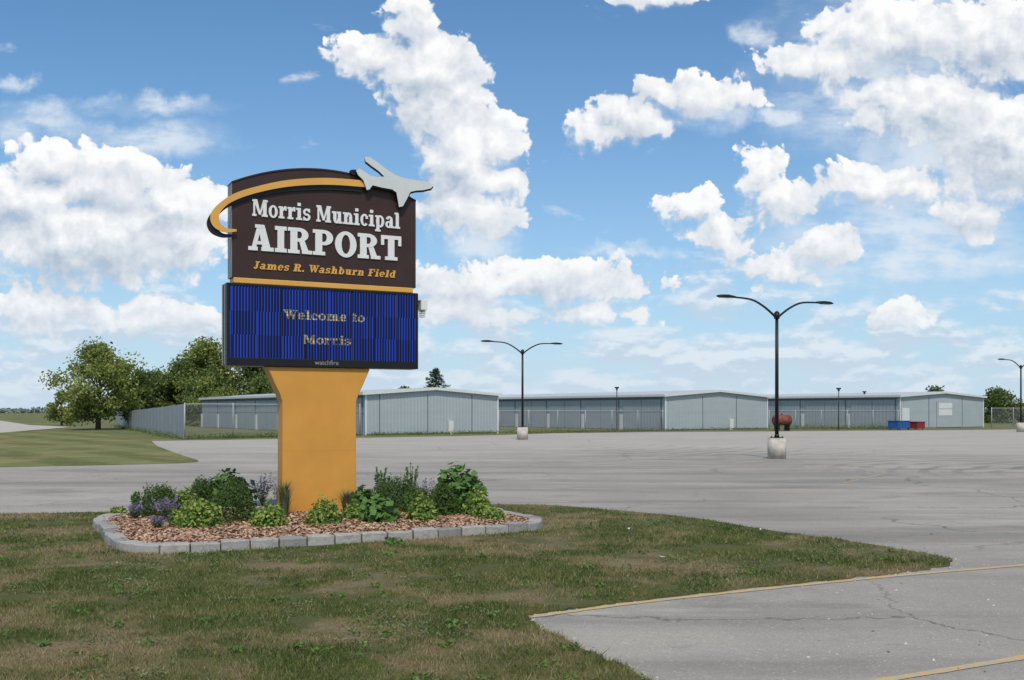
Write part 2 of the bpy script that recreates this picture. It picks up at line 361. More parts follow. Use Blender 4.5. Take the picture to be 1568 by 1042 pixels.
m,t,bs=newmat('led_text'); tc=t.n('ShaderNodeTexCoord').outputs['Object']; s=t.n('ShaderNodeSeparateXYZ',{0:tc})
g1=t.m('GREATER_THAN',t.m('FRACT',t.m('DIVIDE',t.m('ADD',s.outputs[0],10),.0535)),.45); g2=t.m('GREATER_THAN',t.m('FRACT',t.m('DIVIDE',t.m('ADD',s.outputs[2],10),.052)),.30)
wz=t.n('ShaderNodeTexWhiteNoise',{'Vector':t.vm('FLOOR',t.vm('MULTIPLY',tc,(18.7,0,12.2)))},noise_dimensions='3D').outputs[0]
f=t.m('MULTIPLY',t.m('MULTIPLY',t.m('MULTIPLY_ADD',g1,.85,.15),t.m('MULTIPLY_ADD',g2,.6,.4)),t.m('MULTIPLY_ADD',wz,.95,.2))
L(t,t.mix(f,(.006,.007,.02),(.62,.55,.30)),bs.inputs['Emission Color']); bs.inputs['Emission Strength'].default_value=.85; bs.inputs['Base Color'].default_value=(.01,.01,.01,1); M_ledt=m
# header panel with arched top
b=MB(); xl,xr=-1.637,1.831; xc=(xl+xr)/2; n=28
arc=[(xr+(xl-xr)*i/n, 5.99+.40*(1-((xr+(xl-xr)*i/n-xc)/((xr-xl)/2))**2)) for i in range(n+1)]
b.prism([(xl,4.335),(xr,4.335)]+arc,0,.36,0,1); b.obj('header_panel',[M_brown,M_side],sign,bevel=.008)
b=MB()
for i in range(n):
    (ax,az_),(bx,bz)=arc[i],arc[i+1]
    b.prism([(ax,az_+.002),(bx,bz+.002),(bx,bz+.03),(ax,az_+.03)],-.012,.37,0)
b.obj('header_edge_trim',M_brown,sign)
b=MB(); b.box(xl+.03,-.01,4.2375,xr-.06,.34,4.3325); b.obj('gold_moulding',M_goldface,sign,bevel=.01)
# ---- slab serif lettering
xh=.72
def B(a,c,d_,e): return ('q',[(a,c),(d_,c),(d_,e),(a,e)])
def Q(*p): return ('q',list(p))
def Rg(cx,cy,rx,ry,tx,ty,a0=0,a1=360): return ('r',(cx,cy,rx,ry,tx,ty,a0,a1))
def nn(x): return [Rg(x+.36,.44,.26,.29,.2,.14,0,180),B(x+.38,0,x+.62,.46)]
G={'I':(.46,[B(.1,0,.36,1),B(0,0,.46,.15),B(0,.85,.46,1)]),
'A':(.98,[Q((.10,0),(.27,0),(.52,1),(.36,1)),Q((.58,0),(.89,0),(.62,1),(.34,1)),B(.24,.24,.66,.37),B(0,0,.36,.15),B(.5,0,.98,.15),B(.26,.87,.6,1)]),
'R':(.95,[B(.1,0,.38,1),B(0,0,.47,.14),B(0,.86,.48,1),Rg(.45,.73,.37,.27,.26,.13,-90,90),B(.36,.46,.46,.59),Q((.44,.52),(.66,.52),(.87,0),(.58,0)),B(.56,0,.97,.14)]),
'P':(.86,[B(.1,0,.38,1),B(0,0,.50,.14),B(0,.86,.48,1),Rg(.45,.70,.38,.30,.26,.13,-90,90),B(.36,.40,.46,.53)]),
'O':(.90,[Rg(.45,.5,.45,.52,.27,.14)]),
'T':(.88,[B(.3,0,.58,1),B(0,.85,.88,1),B(0,.6,.13,.87),B(.75,.6,.88,.87),B(.17,0,.71,.14)]),
'M':(1.12,[B(.08,0,.21,1),B(.78,0,1.04,1),Q((.08,1),(.36,1),(.62,.1),(.48,.1)),Q((.80,1),(.92,1),(.62,.1),(.50,.1)),B(0,0,.31,.13),B(.68,0,1.12,.13),B(0,.87,.3,1),B(.8,.87,1.12,1)]),
'o':(.66,[Rg(.33,.36,.33,.38,.2,.11)]),
'r':(.58,[B(.08,0,.32,.72),B(0,0,.43,.12),B(0,.6,.2,.72),Q((.3,.40),(.3,.58),(.42,.74),(.58,.74),(.58,.48),(.46,.48),(.44,.56))]),
'i':(.44,[B(.1,0,.35,.72),B(0,0,.45,.12),B(0,.6,.2,.72),B(.1,.84,.35,1.03)]),
's':(.56,[Rg(.28,.51,.27,.22,.17,.12,20,270),Rg(.28,.21,.28,.22,.17,.12,-160,90),B(.42,.5,.53,.72),B(.02,0,.13,.22)]),
'u':(.78,[B(.1,.24,.34,.72),B(.46,0,.7,.72),Rg(.34,.27,.24,.28,.2,.14,180,360),B(0,.6,.2,.72),B(.38,.6,.5,.72),B(.66,0,.8,.12)]),
'n':(.80,[B(.1,0,.34,.72),B(0,0,.42,.12),B(.44,0,.82,.12),B(0,.6,.2,.72)]+nn(.1)),
'h':(.80,[B(.1,0,.34,1),B(0,0,.42,.12),B(.44,0,.82,.12),B(0,.88,.2,1)]+nn(.1)),
'm':(1.18,[B(.1,0,.34,.72),B(0,0,.40,.12),B(.44,0,.76,.12),B(.84,0,1.2,.12),B(0,.6,.2,.72)]+nn(.1)+nn(.48)),
'c':(.60,[Rg(.32,.36,.32,.38,.2,.12,50,318),B(.42,.44,.6,.62)]),
'p':(.74,[B(.1,-.28,.34,.72),B(0,-.28,.44,-.16),B(0,.6,.2,.72),Rg(.40,.36,.33,.38,.21,.12)]),
'b':(.74,[B(.1,0,.34,1),B(0,.88,.2,1),Rg(.40,.36,.33,.38,.21,.12)]),
'd':(.76,[B(.42,0,.66,1),B(.3,.88,.5,1),B(.6,0,.76,.12),Rg(.34,.36,.33,.38,.21,.12)]),
'a':(.70,[B(.38,0,.61,.48),Rg(.33,.48,.28,.26,.21,.12,0,165),Rg(.27,.21,.26,.22,.18,.1),B(.58,0,.72,.12)]),
'l':(.44,[B(.1,0,.35,1),B(0,0,.45,.12),B(0,.88,.2,1)]),
'e':(.66,[Rg(.33,.36,.33,.38,.2,.12,0,318),B(.15,.31,.64,.41)]),
't':(.50,[B(.12,0,.35,.95),B(0,.6,.48,.72),B(.3,0,.5,.12)]),
'J':(.62,[B(.25,.22,.5,1),Rg(.27,.24,.23,.26,.18,.12,180,360),B(.13,.87,.62,1)]),
'F':(.80,[B(.1,0,.36,1),B(0,0,.5,.13),B(0,.86,.78,1),B(.66,.64,.78,.88),B(.3,.44,.58,.57)]),
'W':(1.16,[Q((.03,1),(.30,1),(.50,0),(.36,0)),Q((.36,0),(.48,0),(.68,.9),(.58,.9)),Q((.44,1),(.72,1),(.92,0),(.78,0)),Q((.80,0),(.92,0),(1.12,1),(1.0,1)),B(-.05,.87,.40,1),B(.86,.87,1.2,1)]),
'.':(.22,[B(0,0,.22,.22)]),' ':(.32,[])}
def text(name,s,x0,x1,zb,cap,y,depth,mat,shear=0,gap=.07,parent=sign):
    tot=sum(G[c][0]+gap for c in s)-gap; sx=(x1-x0)/tot; b=MB(); cx=0; kk=0
    def tr(p,cx): return (x0+(cx+p[0])*sx+shear*p[1]*cap, zb+p[1]*cap)
    for ch in s:
        for ty,dd in G[ch][1]:
            yy=y-depth-kk*.0006; kk=(kk+1)%9
            if ty=='q': b.prism([tr(p,cx) for p in dd],yy,y)
            else:
                X0,Y0,rx,ry,tx,tyy,a0,a1=dd; n=28; full=(a1-a0)>=360; base=len(b.v)
                for i in range(n+1):
                    a=R(a0+(a1-a0)*i/n)
                    po=tr((X0+rx*math.cos(a),Y0+ry*math.sin(a)),cx); pi=tr((X0+(rx-tx)*math.cos(a),Y0+(ry-tyy)*math.sin(a)),cx)
                    b.v+=[(po[0],yy,po[1]),(pi[0],yy,pi[1]),(po[0],y,po[1]),(pi[0],y,pi[1])]
                for i in range(n):
                    q=base+4*i; b.face([q,q+4,q+5,q+1]); b.face([q,q+2,q+6,q+4]); b.face([q+1,q+5,q+7,q+3])
                if not full:
                    for q in (base,base+4*n): b.face([q,q+1,q+3,q+2])
        cx+=G[ch][0]+gap
    return b.obj(name,mat,parent)
text('letters_morris_municipal','Morris Municipal',-1.285,1.50,5.44,.30,-.002,.015,M_white)
text('letters_airport','AIRPORT',-1.354,1.525,4.83,.465,-.002,.018,M_white,gap=.05)
text('letters_field_name','James R. Washburn Field',-1.27,1.40,4.505,.135,-.002,.010,M_goldface,shear=.22,gap=.12)
text('led_message_upper','Welcome to',-.72,.80,3.64,.165,-.005,.004,M_ledt)
text('led_message_lower','Morris',-.37,.53,3.20,.165,-.005,.004,M_ledt)
tx=bpy.data.curves.new('cabinet_logo','FONT'); tx.body='watchfire'; tx.size=.12; tx.align_x='CENTER'; tx.extrude=.002
to=bpy.data.objects.new('cabinet_logo',tx); scene.collection.objects.link(to); to.parent=sign; to.location=(.07,-.024,2.825); to.rotation_euler=(R(90),0,0); tx.materials.append(M_side)
# swoosh
outer=[(.80,6.27),(.07,6.245),(-.654,6.13),(-1.238,5.95),(-1.637,5.775),(-1.92,5.54),(-2.02,5.34),(-1.95,5.17),(-1.76,5.10),(-1.57,5.13)]
inner=[(-1.57,5.17),(-1.74,5.175),(-1.85,5.26),(-1.87,5.38),(-1.80,5.51),(-1.62,5.66),(-1.238,5.835),(-.654,6.01),(.07,6.12),(.78,6.15)]
sw=spline(outer,6); sw2=spline(inner,6)
def band(name,oo,ii,y0,y1,mat,dx=0,dz=0):
    b=MB(); n=len(oo); ii=ii[::-1]
    for i in range(n): b.v+=[(oo[i][0]+dx,y0,oo[i][1]+dz),(ii[i][0]+dx,y0,ii[i][1]+dz),(oo[i][0]+dx,y1,oo[i][1]+dz),(ii[i][0]+dx,y1,ii[i][1]+dz)]
    for i in range(n-1):
        q=4*i; b.face([q,q+4,q+5,q+1]); b.face([q+2,q+3,q+7,q+6]); b.face([q,q+2,q+6,q+4]); b.face([q+1,q+5,q+7,q+3])
    for q in (0,4*(n-1)): b.face([q,q+1,q+3,q+2])
    return b.obj(name,mat,sign)
band('swoosh',sw,sw2,-.075,-.05,M_goldface)
band('swoosh_backing',sw,sw2,-.035,-.012,M_black,-.05,-.09)
pl=[(-44,31),(-37,32),(-24,25),(-8,15),(4,9),(18,6),(40,5),(56,4),(64,0),(60,-5),(48,-9),(36,-11),(27,-14),(22,-24),(15,-37),(9,-39),(7,-28),(5,-17),(-2,-13),(-18,-12),(-32,-10),(-37,-17),(-41,-18),(-43,-12),(-46,-4),(-54,3),(-57,9),(-52,13),(-46,10),(-36,4),(-24,3),(-14,5),(-22,12),(-34,19),(-43,25)]
def plane(name,y0,y1,mat,dx,dz): 
    b=MB(); b.prism([(1.33+x*.0128+dx,6.315+z*.0124+dz) for x,z in pl],y0,y1); return b.obj(name,mat,sign)
plane('plane_emblem',-.115,-.10,M_grayw,0,0); plane('plane_emblem_backing',-.095,-.055,M_black,.012,-.028)
b=MB(); b.prism(spline([(.50,6.43),(.60,6.46),(.76,6.42),(.90,6.32),(.92,6.24),(.80,6.28),(.66,6.35),(.53,6.37)],4,True),-.05,-.02); b.obj('swoosh_tip',M_black,sign)
# sensor
b=MB(); b.box(1.8725,.12,4.08,1.97,.15,4.11,1); b.box(1.96,.05,3.93,2.09,.25,4.13,0)
for i in range(4): b.cyl((2.02,.15,3.90-.035*i),(2.02,.15,3.92-.035*i),.07-.004*i,.07-.004*i,14,0)
b.obj('sensor_box',[M_white,M_black],sign,bevel=.006)

# ------------------------------------------------------------------ flower bed
def rrect(s0,s1,t0,t1,r,step=.1):
    pts=[]
    for cx,cy,a0 in ((s1-r,t0+r,-90),(s1-r,t1-r,0),(s0+r,t1-r,90),(s0+r,t0+r,180)):
        for i in range(13): a=R(a0+90*i/12); pts.append((cx+r*math.cos(a),cy+r*math.sin(a)))
    return pts
bedL=rrect(-3.85,3.0,-3.68,1.4,1.05)
bed=[loc2w(*p) for p in bedL]
def resample(pts,step):
    P_=[Vector(p) for p in pts]+[Vector(pts[0])]; tot=sum((P_[i+1]-P_[i]).length for i in range(len(P_)-1)); k=round(tot/step); step=tot/k
    out=[]; acc=0; nxt=0; 
    for i in range(len(P_)-1):
        a,b2=P_[i],P_[i+1]; l=(b2-a).length
        while nxt<=acc+l+1e-6 and len(out)<k:
            out.append(tuple(a.lerp(b2,min(1,(nxt-acc)/max(l,1e-6))))); nxt+=step
        acc+=l
    return out+[out[0]]
def stone():
    m,t,b=newmat('cast_stone_block'); g=t.n('ShaderNodeNewGeometry'); tc=g.outputs['Position']
    c=t.mix(g.outputs['Random Per Island'],(.24,.235,.23),(.46,.44,.41))
    c=t.mix(t.ss(t.noise(tc,9,6,.7),.45,.7,0,.6),c,(.20,.18,.16)); L(t,c,b.inputs['Base Color']); b.inputs['Roughness'].default_value=.95
    bp=t.n('ShaderNodeBump',{'Height':t.noise(tc,22,6,.7),'Strength':.9,'Distance':.02}); L(t,bp.outputs[0],b.inputs['Normal']); return m
M_stone=stone()
b=MB(); rp=resample(bed,.405)
cx_=sum(p[0] for p in bed)/len(bed);cy_=sum(p[1] for p in bed)/len(bed)
for i in range(len(rp)-1):
    p=Vector(rp[i]);q=Vector(rp[i+1]); dd=(q-p).normalized(); inw=Vector((-dd.y,dd.x)); ln=(q-p).length
    j=random.uniform(-.018,.018); h=.158+random.uniform(-.014,.016); base=len(b.v); yaw=random.uniform(-.05,.05)
    g=.008
    for z in (0,h):
        a=p+dd*g+inw*(j); c2=p+dd*(ln-g)+inw*(j+yaw*.4); e=p+dd*(ln-g-.03)+inw*(.22+j); f_=p+dd*(g+.03)+inw*(.22+j)
        cm=(a+c2)/2-inw*.022
        for k2,pp in enumerate((a,cm,c2,e,f_)): b.v.append((pp.x,pp.y,z+.005+(random.uniform(-.008,.008) if z else 0)))
    b.face([base+k2 for k2 in range(5)][::-1]); b.face([base+5+k2 for k2 in range(5)])
    for k2 in range(5): b.face([base+k2,base+(k2+1)%5,base+5+(k2+1)%5,base+5+k2])
b.obj('stone_bed_edging',M_stone,bevel=.014)
M_mulch=simple('wood_mulch',(.24,.13,.08),.95,.4,14,bump=.8)
inner_bed=[(cx_+(x-cx_)*.972,cy_+(y-cy_)*.96) for x,y in bed]
sheet('mulch_bed',inner_bed,.115,M_mulch)
m,t,bs=newmat('wood_chips'); g=t.n('ShaderNodeNewGeometry')
L(t,t.mix(g.outputs['Random Per Island'],(.20,.10,.06),(.62,.42,.28)),bs.inputs['Base Color']); bs.inputs['Roughness'].default_value=.9; M_chip=m
n=26000; sx=rng.uniform(-3.8,3.1,n); ty=rng.uniform(-3.65,1.35,n)
X=O[0]+sx*A[0]-ty*A[1]; Y=O[1]+sx*A[1]+ty*A[0]
k_=inpoly(X,Y,inner_bed); X=X[k_];Y=Y[k_]; n=len(X)
a=rng.uniform(0,2*np.pi,n); ln=rng.uniform(.02,.05,n); wd=rng.uniform(.008,.02,n)
u=np.stack([np.cos(a),np.sin(a),rng.uniform(-.5,.5,n)],1)*ln[:,None]; v=np.stack([-np.sin(a),np.cos(a),rng.uniform(-.5,.5,n)],1)*wd[:,None]
c=np.stack([X,Y,.125+rng.uniform(0,.03,n)],1)
V=np.stack([c-u-v,c+u-v,c+u+v,c-u+v],1).reshape(-1,3); arr('wood_chip_mulch',V,np.arange(4*n).reshape(n,4),M_chip)

# ------------------------------------------------------------------ foliage tools
def leaves(c,size,asp=.5,out=None,outw=0.6,droop=0.0):
    n=len(c); nr=rng.normal(size=(n,3)); 
    if out is not None: nr=nr*(1-outw)+out*outw
    nr/=np.linalg.norm(nr,axis=1)[:,None]+1e-9
    r=rng.normal(size=(n,3)); r[:,2]-=droop
    u=r-nr*(r*nr).sum(1)[:,None]; u/=np.linalg.norm(u,axis=1)[:,None]+1e-9; v=np.cross(nr,u)
    s=size*rng.uniform(.6,1.25,n)[:,None]
    return np.stack([c-u*s*.5,c+v*s*asp*.5,c+u*s*.5,c-v*s*asp*.5],1).reshape(-1,3)
def quads(n): return np.arange(4*n).reshape(n,4)

# ------------------------------------------------------------------ lawn blades
from mathutils import noise as mn
m,t,bs=newmat('grass_blades'); g=t.n('ShaderNodeNewGeometry'); tc=g.outputs['Position']
c=t.mix(t.ss(t.noise(tc,.9,5,.65),.40,.60),(.075,.125,.022),(.19,.205,.055))
dr=t.ss(t.noise(tc,.45,6,.7),.47,.60); rr=g.outputs['Random Per Island']
c=t.mix(t.m('MULTIPLY',dr,.85),c,(.36,.28,.15)); c=t.mix(t.ss(rr,.70,.95,0,.7),c,(.42,.36,.20)); c=t.mix(t.ss(rr,.25,.0,0,.6),c,(.05,.09,.018))
L(t,c,bs.inputs['Base Color']); bs.inputs['Roughness'].default_value=.7; bs.inputs['Specular IOR Level'].default_value=.15
tr=t.n('ShaderNodeBsdfTranslucent',{'Color':c}); mx=t.n('ShaderNodeMixShader',{0:.3}); L(t,bs.outputs[0],mx.inputs[1]);L(t,tr.outputs[0],mx.inputs[2]);L(t,mx.outputs[0],m.node_tree.nodes['Material Output'].inputs[0])
M_blade=m
n=420000
Y=5.5*(21/5.5)**rng.random(n); X=rng.uniform(-1,1,n)*(.66*Y+1.2)-.3
k_=inpoly(X,Y,lawn)&~inpoly(X,Y,bed); X=X[k_];Y=Y[k_];n=len(X)
den=np.array([mn.noise((x*.9,y*.9,3.1))+.6*mn.noise((x*3.3,y*3.3,8.1)) for x,y in zip(X,Y)]); k_=den>-.36+rng.normal(0,.06,n)
for bx,by,br in ((-2.9,12.6,.42),(1.9,13.6,.30),(3.0,14.2,.45),(-1.2,10.2,.3),(.2,14.6,.25),(-5.2,10.4,.35)):
    k_&=~(((X-bx)/br)**2+((Y-by)/(br*.6))**2<1+.8*den+rng.normal(0,.2,n))
X=X[k_];Y=Y[k_];den=den[k_];n=len(X)
sc=np.clip(Y/9,.8,1.9); h=rng.uniform(.02,.05,n)*(1+.6*den)*np.where(rng.random(n)<.02,1.8,1); wd=rng.uniform(.003,.006,n)*sc
a=rng.uniform(0,2*np.pi,n); le=rng.uniform(0,1.2,n); a2=rng.uniform(0,2*np.pi,n)
base=np.stack([X,Y,np.full(n,.03)],1); u=np.stack([np.cos(a)*wd,np.sin(a)*wd,np.zeros(n)],1)
tip=base+np.stack([np.cos(a2)*le*h,np.sin(a2)*le*h,h],1)
V=np.stack([base-u,base+u,tip],1).reshape(-1,3); arr('lawn_grass',V,np.arange(3*n).reshape(n,3),M_blade)
M_clover=leafmat('clover_leaf',(.10,.16,.06),(.22,.28,.13),2,.2)
n=60000; Y=5.5*(19/5.5)**rng.random(n); X=rng.uniform(-1,1,n)*(.66*Y+1.2)-.3
pn=np.array([mn.noise((x*.55+9,y*.8,1.1))+.7*mn.noise((x*2.1,y*2.1,5.1)) for x,y in zip(X,Y)])
k_=inpoly(X,Y,lawn)&~inpoly(X,Y,bed)&(pn>.28); X=X[k_];Y=Y[k_];n=len(X)
c=np.stack([X,Y,.05+rng.uniform(0,.02,n)],1); upv=np.tile(np.array([[0,0,1.]]),(n,1))
arr('clover_patches',leaves(c,.028,.8,upv,.75),quads(n),M_clover)
# broad weeds and taller tufts
wc=[]
for _ in range(260):
    y=5.8*(19/5.8)**random.random(); x=random.uniform(-1,1)*(.62*y+.8); k=random.randint(8,22)
    wc.append(np.stack([x+rng.normal(0,.045,k),y+rng.normal(0,.045,k),.045+rng.uniform(0,.035,k)],1))
wc=np.concatenate(wc); k_=inpoly(wc[:,0],wc[:,1],lawn)&~inpoly(wc[:,0],wc[:,1],bed); wc=wc[k_]
arr('broad_weeds',leaves(wc,.06,.45,np.tile(np.array([[0,0,1.]]),(len(wc),1)),.6),quads(len(wc)),leafmat('weed_leaf',(.08,.16,.03),(.17,.27,.06),3,.3))
# litter
M_paper=simple('paper_litter',(.75,.75,.75),.8)
for X,Y,s in ((1.95,12.9,.06),(1.9,16.1,.04),(4.0,16.0,.04),(-5.0,12.6,.02)):
    b=MB(); pts=[(X+random.uniform(-s,s),Y+random.uniform(-s,s),.06+random.uniform(0,s*.9)) for _ in range(7)]
    b.v=pts
    for f in ((0,1,2),(1,2,3),(2,3,4),(3,4,5),(4,5,6),(0,2,5)): b.face(list(f))
    b.obj('paper_litter',M_paper)

# ------------------------------------------------------------------ bed plants
def shell(n,w,h,inn=.55,flat=0):
    d=rng.normal(size=(n,3)); d/=np.linalg.norm(d,axis=1)[:,None]; d[:,2]=np.abs(d[:,2])*1.0
    r=rng.uniform(inn,1,n)**.6
    bump=1+.13*np.sin(d[:,0]*5+w*9)*np.cos(d[:,1]*6+h*7)+rng.normal(0,.05,n)
    return d*np.array([w/2,w/2,h])*(r*bump)[:,None], d
M_dk=leafmat('dark_shrub_leaf',(.035,.07,.018),(.12,.20,.045),9)
M_md=leafmat('broad_leaf',(.06,.13,.03),(.15,.28,.07),6)
M_yg=leafmat('yellow_green_leaf',(.13,.23,.04),(.40,.46,.10),8)
M_gy=leafmat('grey_green_leaf',(.09,.13,.06),(.18,.22,.11),8)
M_pur=leafmat('purple_flower',(.20,.15,.30),(.34,.27,.46),8)
M_stem=simple('plant_stem',(.06,.05,.02),.8)
def stems(b,w,h,k=7):
    for i in range(k):
        a=random.uniform(0,6.28); r=random.uniform(.2,.45)*w
        b.cyl((0,0,0),(r*math.cos(a),r*math.sin(a),h*.7),.008,.004,5)
def plant(kind,X,Y,w,h):
    z=.12; h*=1.1
    b=MB(); 
    if kind=='round':
        e=empty('evergreen_shrub',(X,Y,z)); stems(b,w,h); n=int(6200*w); c,d=shell(n,w,h,.5); arr('foliage',leaves(c,.048,.45,d,.35),quads(n),M_dk,e)
    elif kind=='broad':
        e=empty('broad_leaf_plant',(X,Y,z)); stems(b,w,h); n=int(600*w); c,d=shell(n,w,h,.45); arr('foliage',leaves(c,.15,.8,d*np.array([.5,.5,1.2]),.7),quads(n),M_md,e)
    elif kind=='yg':
        e=empty('golden_perennial',(X,Y,z)); stems(b,w,h); n=int(1100*w); c,d=shell(n,w,h,.35); arr('foliage',leaves(c,.07,.6,d,.5),quads(n),M_yg,e)
        n=int(900*w); c,d=shell(n,w*.97,h*.8,.3); arr('lower_leaves',leaves(c,.075,.6,d,.5),quads(n),M_md,e)
    elif kind=='lav':
        e=empty('lavender_plant',(X,Y,z)); stems(b,w,h,3)
        cs=[];cm=[]
        for i in range(46):
            a=random.uniform(0,6.28); r=random.uniform(.1,.5)*w; hh=h*random.uniform(.65,1.1); tip=np.array([r*math.cos(a),r*math.sin(a),hh])
            for k in range(26):
                f=random.random(); cs.append(tip*np.array([f,f,f**.8])+rng.normal(0,.012,3)); cm.append(1 if f>.74 else 0)
        cs=np.array(cs); arr('foliage',leaves(cs,.04,.4),quads(len(cs)),[M_gy,M_pur],e,midx=cm)
    elif kind=='spiky':
        e=empty('tall_leafy_plant',(X,Y,z)); cs=[]
        for i in range(9):
            a=random.uniform(0,6.28); r=random.uniform(.05,.5)*w; hh=h*random.uniform(.7,1.1); p=(r*math.cos(a),r*math.sin(a),hh); b.cyl((r*.3*math.cos(a),r*.3*math.sin(a),0),p,.006,.004,5)
            for k in range(60):
                f=random.random(); cs.append(np.array([p[0]*(.3+.7*f),p[1]*(.3+.7*f),hh*f])+rng.normal(0,.03*(1.2-f),3))
        cs=np.array(cs); arr('foliage',leaves(cs,.075,.4),quads(len(cs)),M_md,e)
    elif kind=='grass':
        e=empty('ornamental_grass',(X,Y,z)); n=260; a=rng.uniform(0,6.28,n); r=rng.uniform(.05,.5,n)*w; hh=h*rng.uniform(.5,1.1,n)
        base=np.stack([np.cos(a)*.04,np.sin(a)*.04,0*a],1); mid=np.stack([np.cos(a)*r*.5,np.sin(a)*r*.5,hh*.75],1); tip=np.stack([np.cos(a)*r*1.2,np.sin(a)*r*1.2,hh],1)
        u=np.stack([-np.sin(a),np.cos(a),0*a],1)*.005
        V=np.stack([base-u,base+u,mid+u,mid-u,mid-u,mid+u,tip+u*.1,tip-u*.1],1).reshape(-1,3); arr('foliage',V,np.arange(8*n).reshape(2*n,4),M_gy,e); b.cyl((0,0,0),(0,0,.05),.04,.03,8)
    if b.v: b.obj('stems',M_stem,e)
for p in [('round',-6.26,17.7,.8,.50),('yg',-5.85,17.9,.45,.48),('lav',-5.76,16.6,.55,.36),('round',-6.03,19.4,.62,.50),('broad',-5.65,19.8,1.0,.62),('round',-5.3,19.0,.6,.5),('round',-4.69,16.75,.80,.64),('yg',-5.0,15.95,.75,.42),('yg',-5.4,16.2,.4,.25),
 ('yg',-3.9,16.0,.6,.38),('lav',-4.85,19.4,.7,.55),('lav',-4.4,18.9,.6,.5),('yg',-3.07,16.3,.62,.42),('broad',-2.22,16.6,.65,.40),('round',-2.2,18.8,1.0,.55),('spiky',-2.0,19.4,.55,.72),('spiky',-2.55,19.4,.5,.65),
 ('yg',-1.52,16.9,.55,.42),('round',-1.21,17.7,.6,.52),('broad',-1.0,18.25,1.05,.80),('broad',-.75,18.6,.6,.55),('yg',-.62,17.7,.55,.45),('yg',-.3,16.95,.35,.2),('yg',-.5,17.3,.4,.25),('lav',-1.6,18.8,.6,.5),('grass',-4.02,17.6,.5,.55),('grass',-2.9,17.5,.45,.42),
 ('yg',-7.0,17.7,.35,.14),('lav',-5.55,15.6,.3,.18),('spiky',-1.75,17.6,.4,.35),('lav',-6.4,16.9,.35,.25),('spiky',-6.6,17.4,.3,.4),('yg',-2.75,17.1,.35,.25),('broad',-2.75,18.3,.6,.42),('round',-1.75,18.2,.6,.42)]:
    plant(*p)
e=empty('lawn_weed',(-1.72,14.55,.03)); c,d=shell(90,.35,.12,.3); arr('foliage',leaves(c,.07,.6,d,.6),quads(90),M_md,e); b=MB(); stems(b,.3,.1,4); b.obj('stems',M_stem,e)

# ------------------------------------------------------------------ street lamps
M_bronze=simple('dark_bronze_metal',(.020,.020,.022),.45,.15,3,metal=.3)
M_conc=simple('concrete',(.50,.46,.40),.9,.2,4,bump=.3)
M_lens=simple('lamp_lens',(.35,.36,.36),.3)
def lamp(X,Y):
    e=empty('street_lamp',(X,Y,.012),YAW); b=MB()
    b.cyl((0,0,0),(0,0,.80),.37,.37,32,0); b.cyl((0,0,.8),(0,0,.84),.37,.34,32,0); b.obj('concrete_base',M_conc,e)
    b=MB(); b.box(-.2,-.2,.842,.2,.2,.875); b.cyl((0,0,.876),(0,0,1.0),.11,.08,16)
    for sx_ in (-1,1):
        for sy_ in (-1,1): b.cyl((sx_*.15,sy_*.15,.876),(sx_*.15,sy_*.15,.93),.02,.02,8)
    b.cyl((0,0,1.0),(0,0,5.86),.078,.065,16); b.cyl((0,0,5.70),(0,0,5.95),.11,.11,16); b.cyl((0,0,5.95),(0,0,6.02),.11,.03,16)
    b.obj('pole',M_bronze,e)
    for sg in (-1,1):
        b=MB(); pts=spline([(0,0,5.70),(sg*.25,0,5.90),(sg*.75,0,6.20),(sg*1.35,0,6.42),(sg*2.25,0,6.47)],5)
        b.tube(pts,[.05-.014*i/(len(pts)-1) for i in range(len(pts))],10)
        x0_,x1_=sg*2.15,sg*3.06
        secs=[(0,.05,.04),(.15,.09,.06),(.45,.17,.085),(.8,.16,.07),(1,.07,.03)]; base=len(b.v); n=12
        for f,wd,ht in secs:
            x=x0_+(x1_-x0_)*f
            for i in range(n): a=2*math.pi*i/n; b.v.append((x,wd*math.cos(a),6.475+max(-.04,ht*math.sin(a))))
        for k2 in range(len(secs)-1):
            for i in range(n): b.face([base+k2*n+i,base+k2*n+(i+1)%n,base+(k2+1)*n+(i+1)%n,base+(k2+1)*n+i],0,True)
        b.face([base+i for i in range(n)]); b.face([base+(len(secs)-1)*n+i for i in range(n)])
        b.obj('arm_and_head',M_bronze,e)
        b=MB(); b.box(min(x0_+sg*.3,x1_-sg*.14),-.1,6.42,max(x0_+sg*.3,x1_-sg*.14),.1,6.433); b.obj('lens',M_lens,e)
lamp(10.8,40.6); lamp(.7,66.3); lamp(45.8,89.6)

# ------------------------------------------------------------------ hangars
def metalwall(name,c1,period=.3):
    m,t,b=newmat(name); tc=t.n('ShaderNodeTexCoord').outputs['Object']; s=t.n('ShaderNodeSeparateXYZ',{0:tc})
    xy=t.m('ADD',s.outputs[0],s.outputs[1])
    wv=t.m('SINE',t.m('MULTIPLY',xy,2*math.pi/period)); 
    c=t.mix(t.ss(wv,.5,1,0,.3),c1,[x*.65 for x in c1]); c=t.mix(t.ss(t.noise(t.vm('MULTIPLY',tc,(.4,.4,1.5)),1,5),.35,.7,0,.3),c,[x*.75 for x in c1])
    L(t,c,b.inputs['Base Color']); b.inputs['Roughness'].default_value=.5; b.inputs['Specular IOR Level'].default_value=.3
    bp=t.n('ShaderNodeBump',{'Height':wv,'Strength':.4,'Distance':.02}); L(t,bp.outputs[0],b.inputs['Normal']); return m
M_wall=metalwall('blue_grey_metal_wall',(.38,.43,.455)); M_door=metalwall('hangar_door_metal',(.35,.39,.42),.45)
M_trim=simple('white_trim',(.62,.64,.64),.5,.05); M_roof=metalwall('roof_metal',(.52,.54,.55),.5); M_gap_shade=simple('gap_and_eave_shade',(.15,.17,.19),.8)
HY=math.atan2(.545,.838)
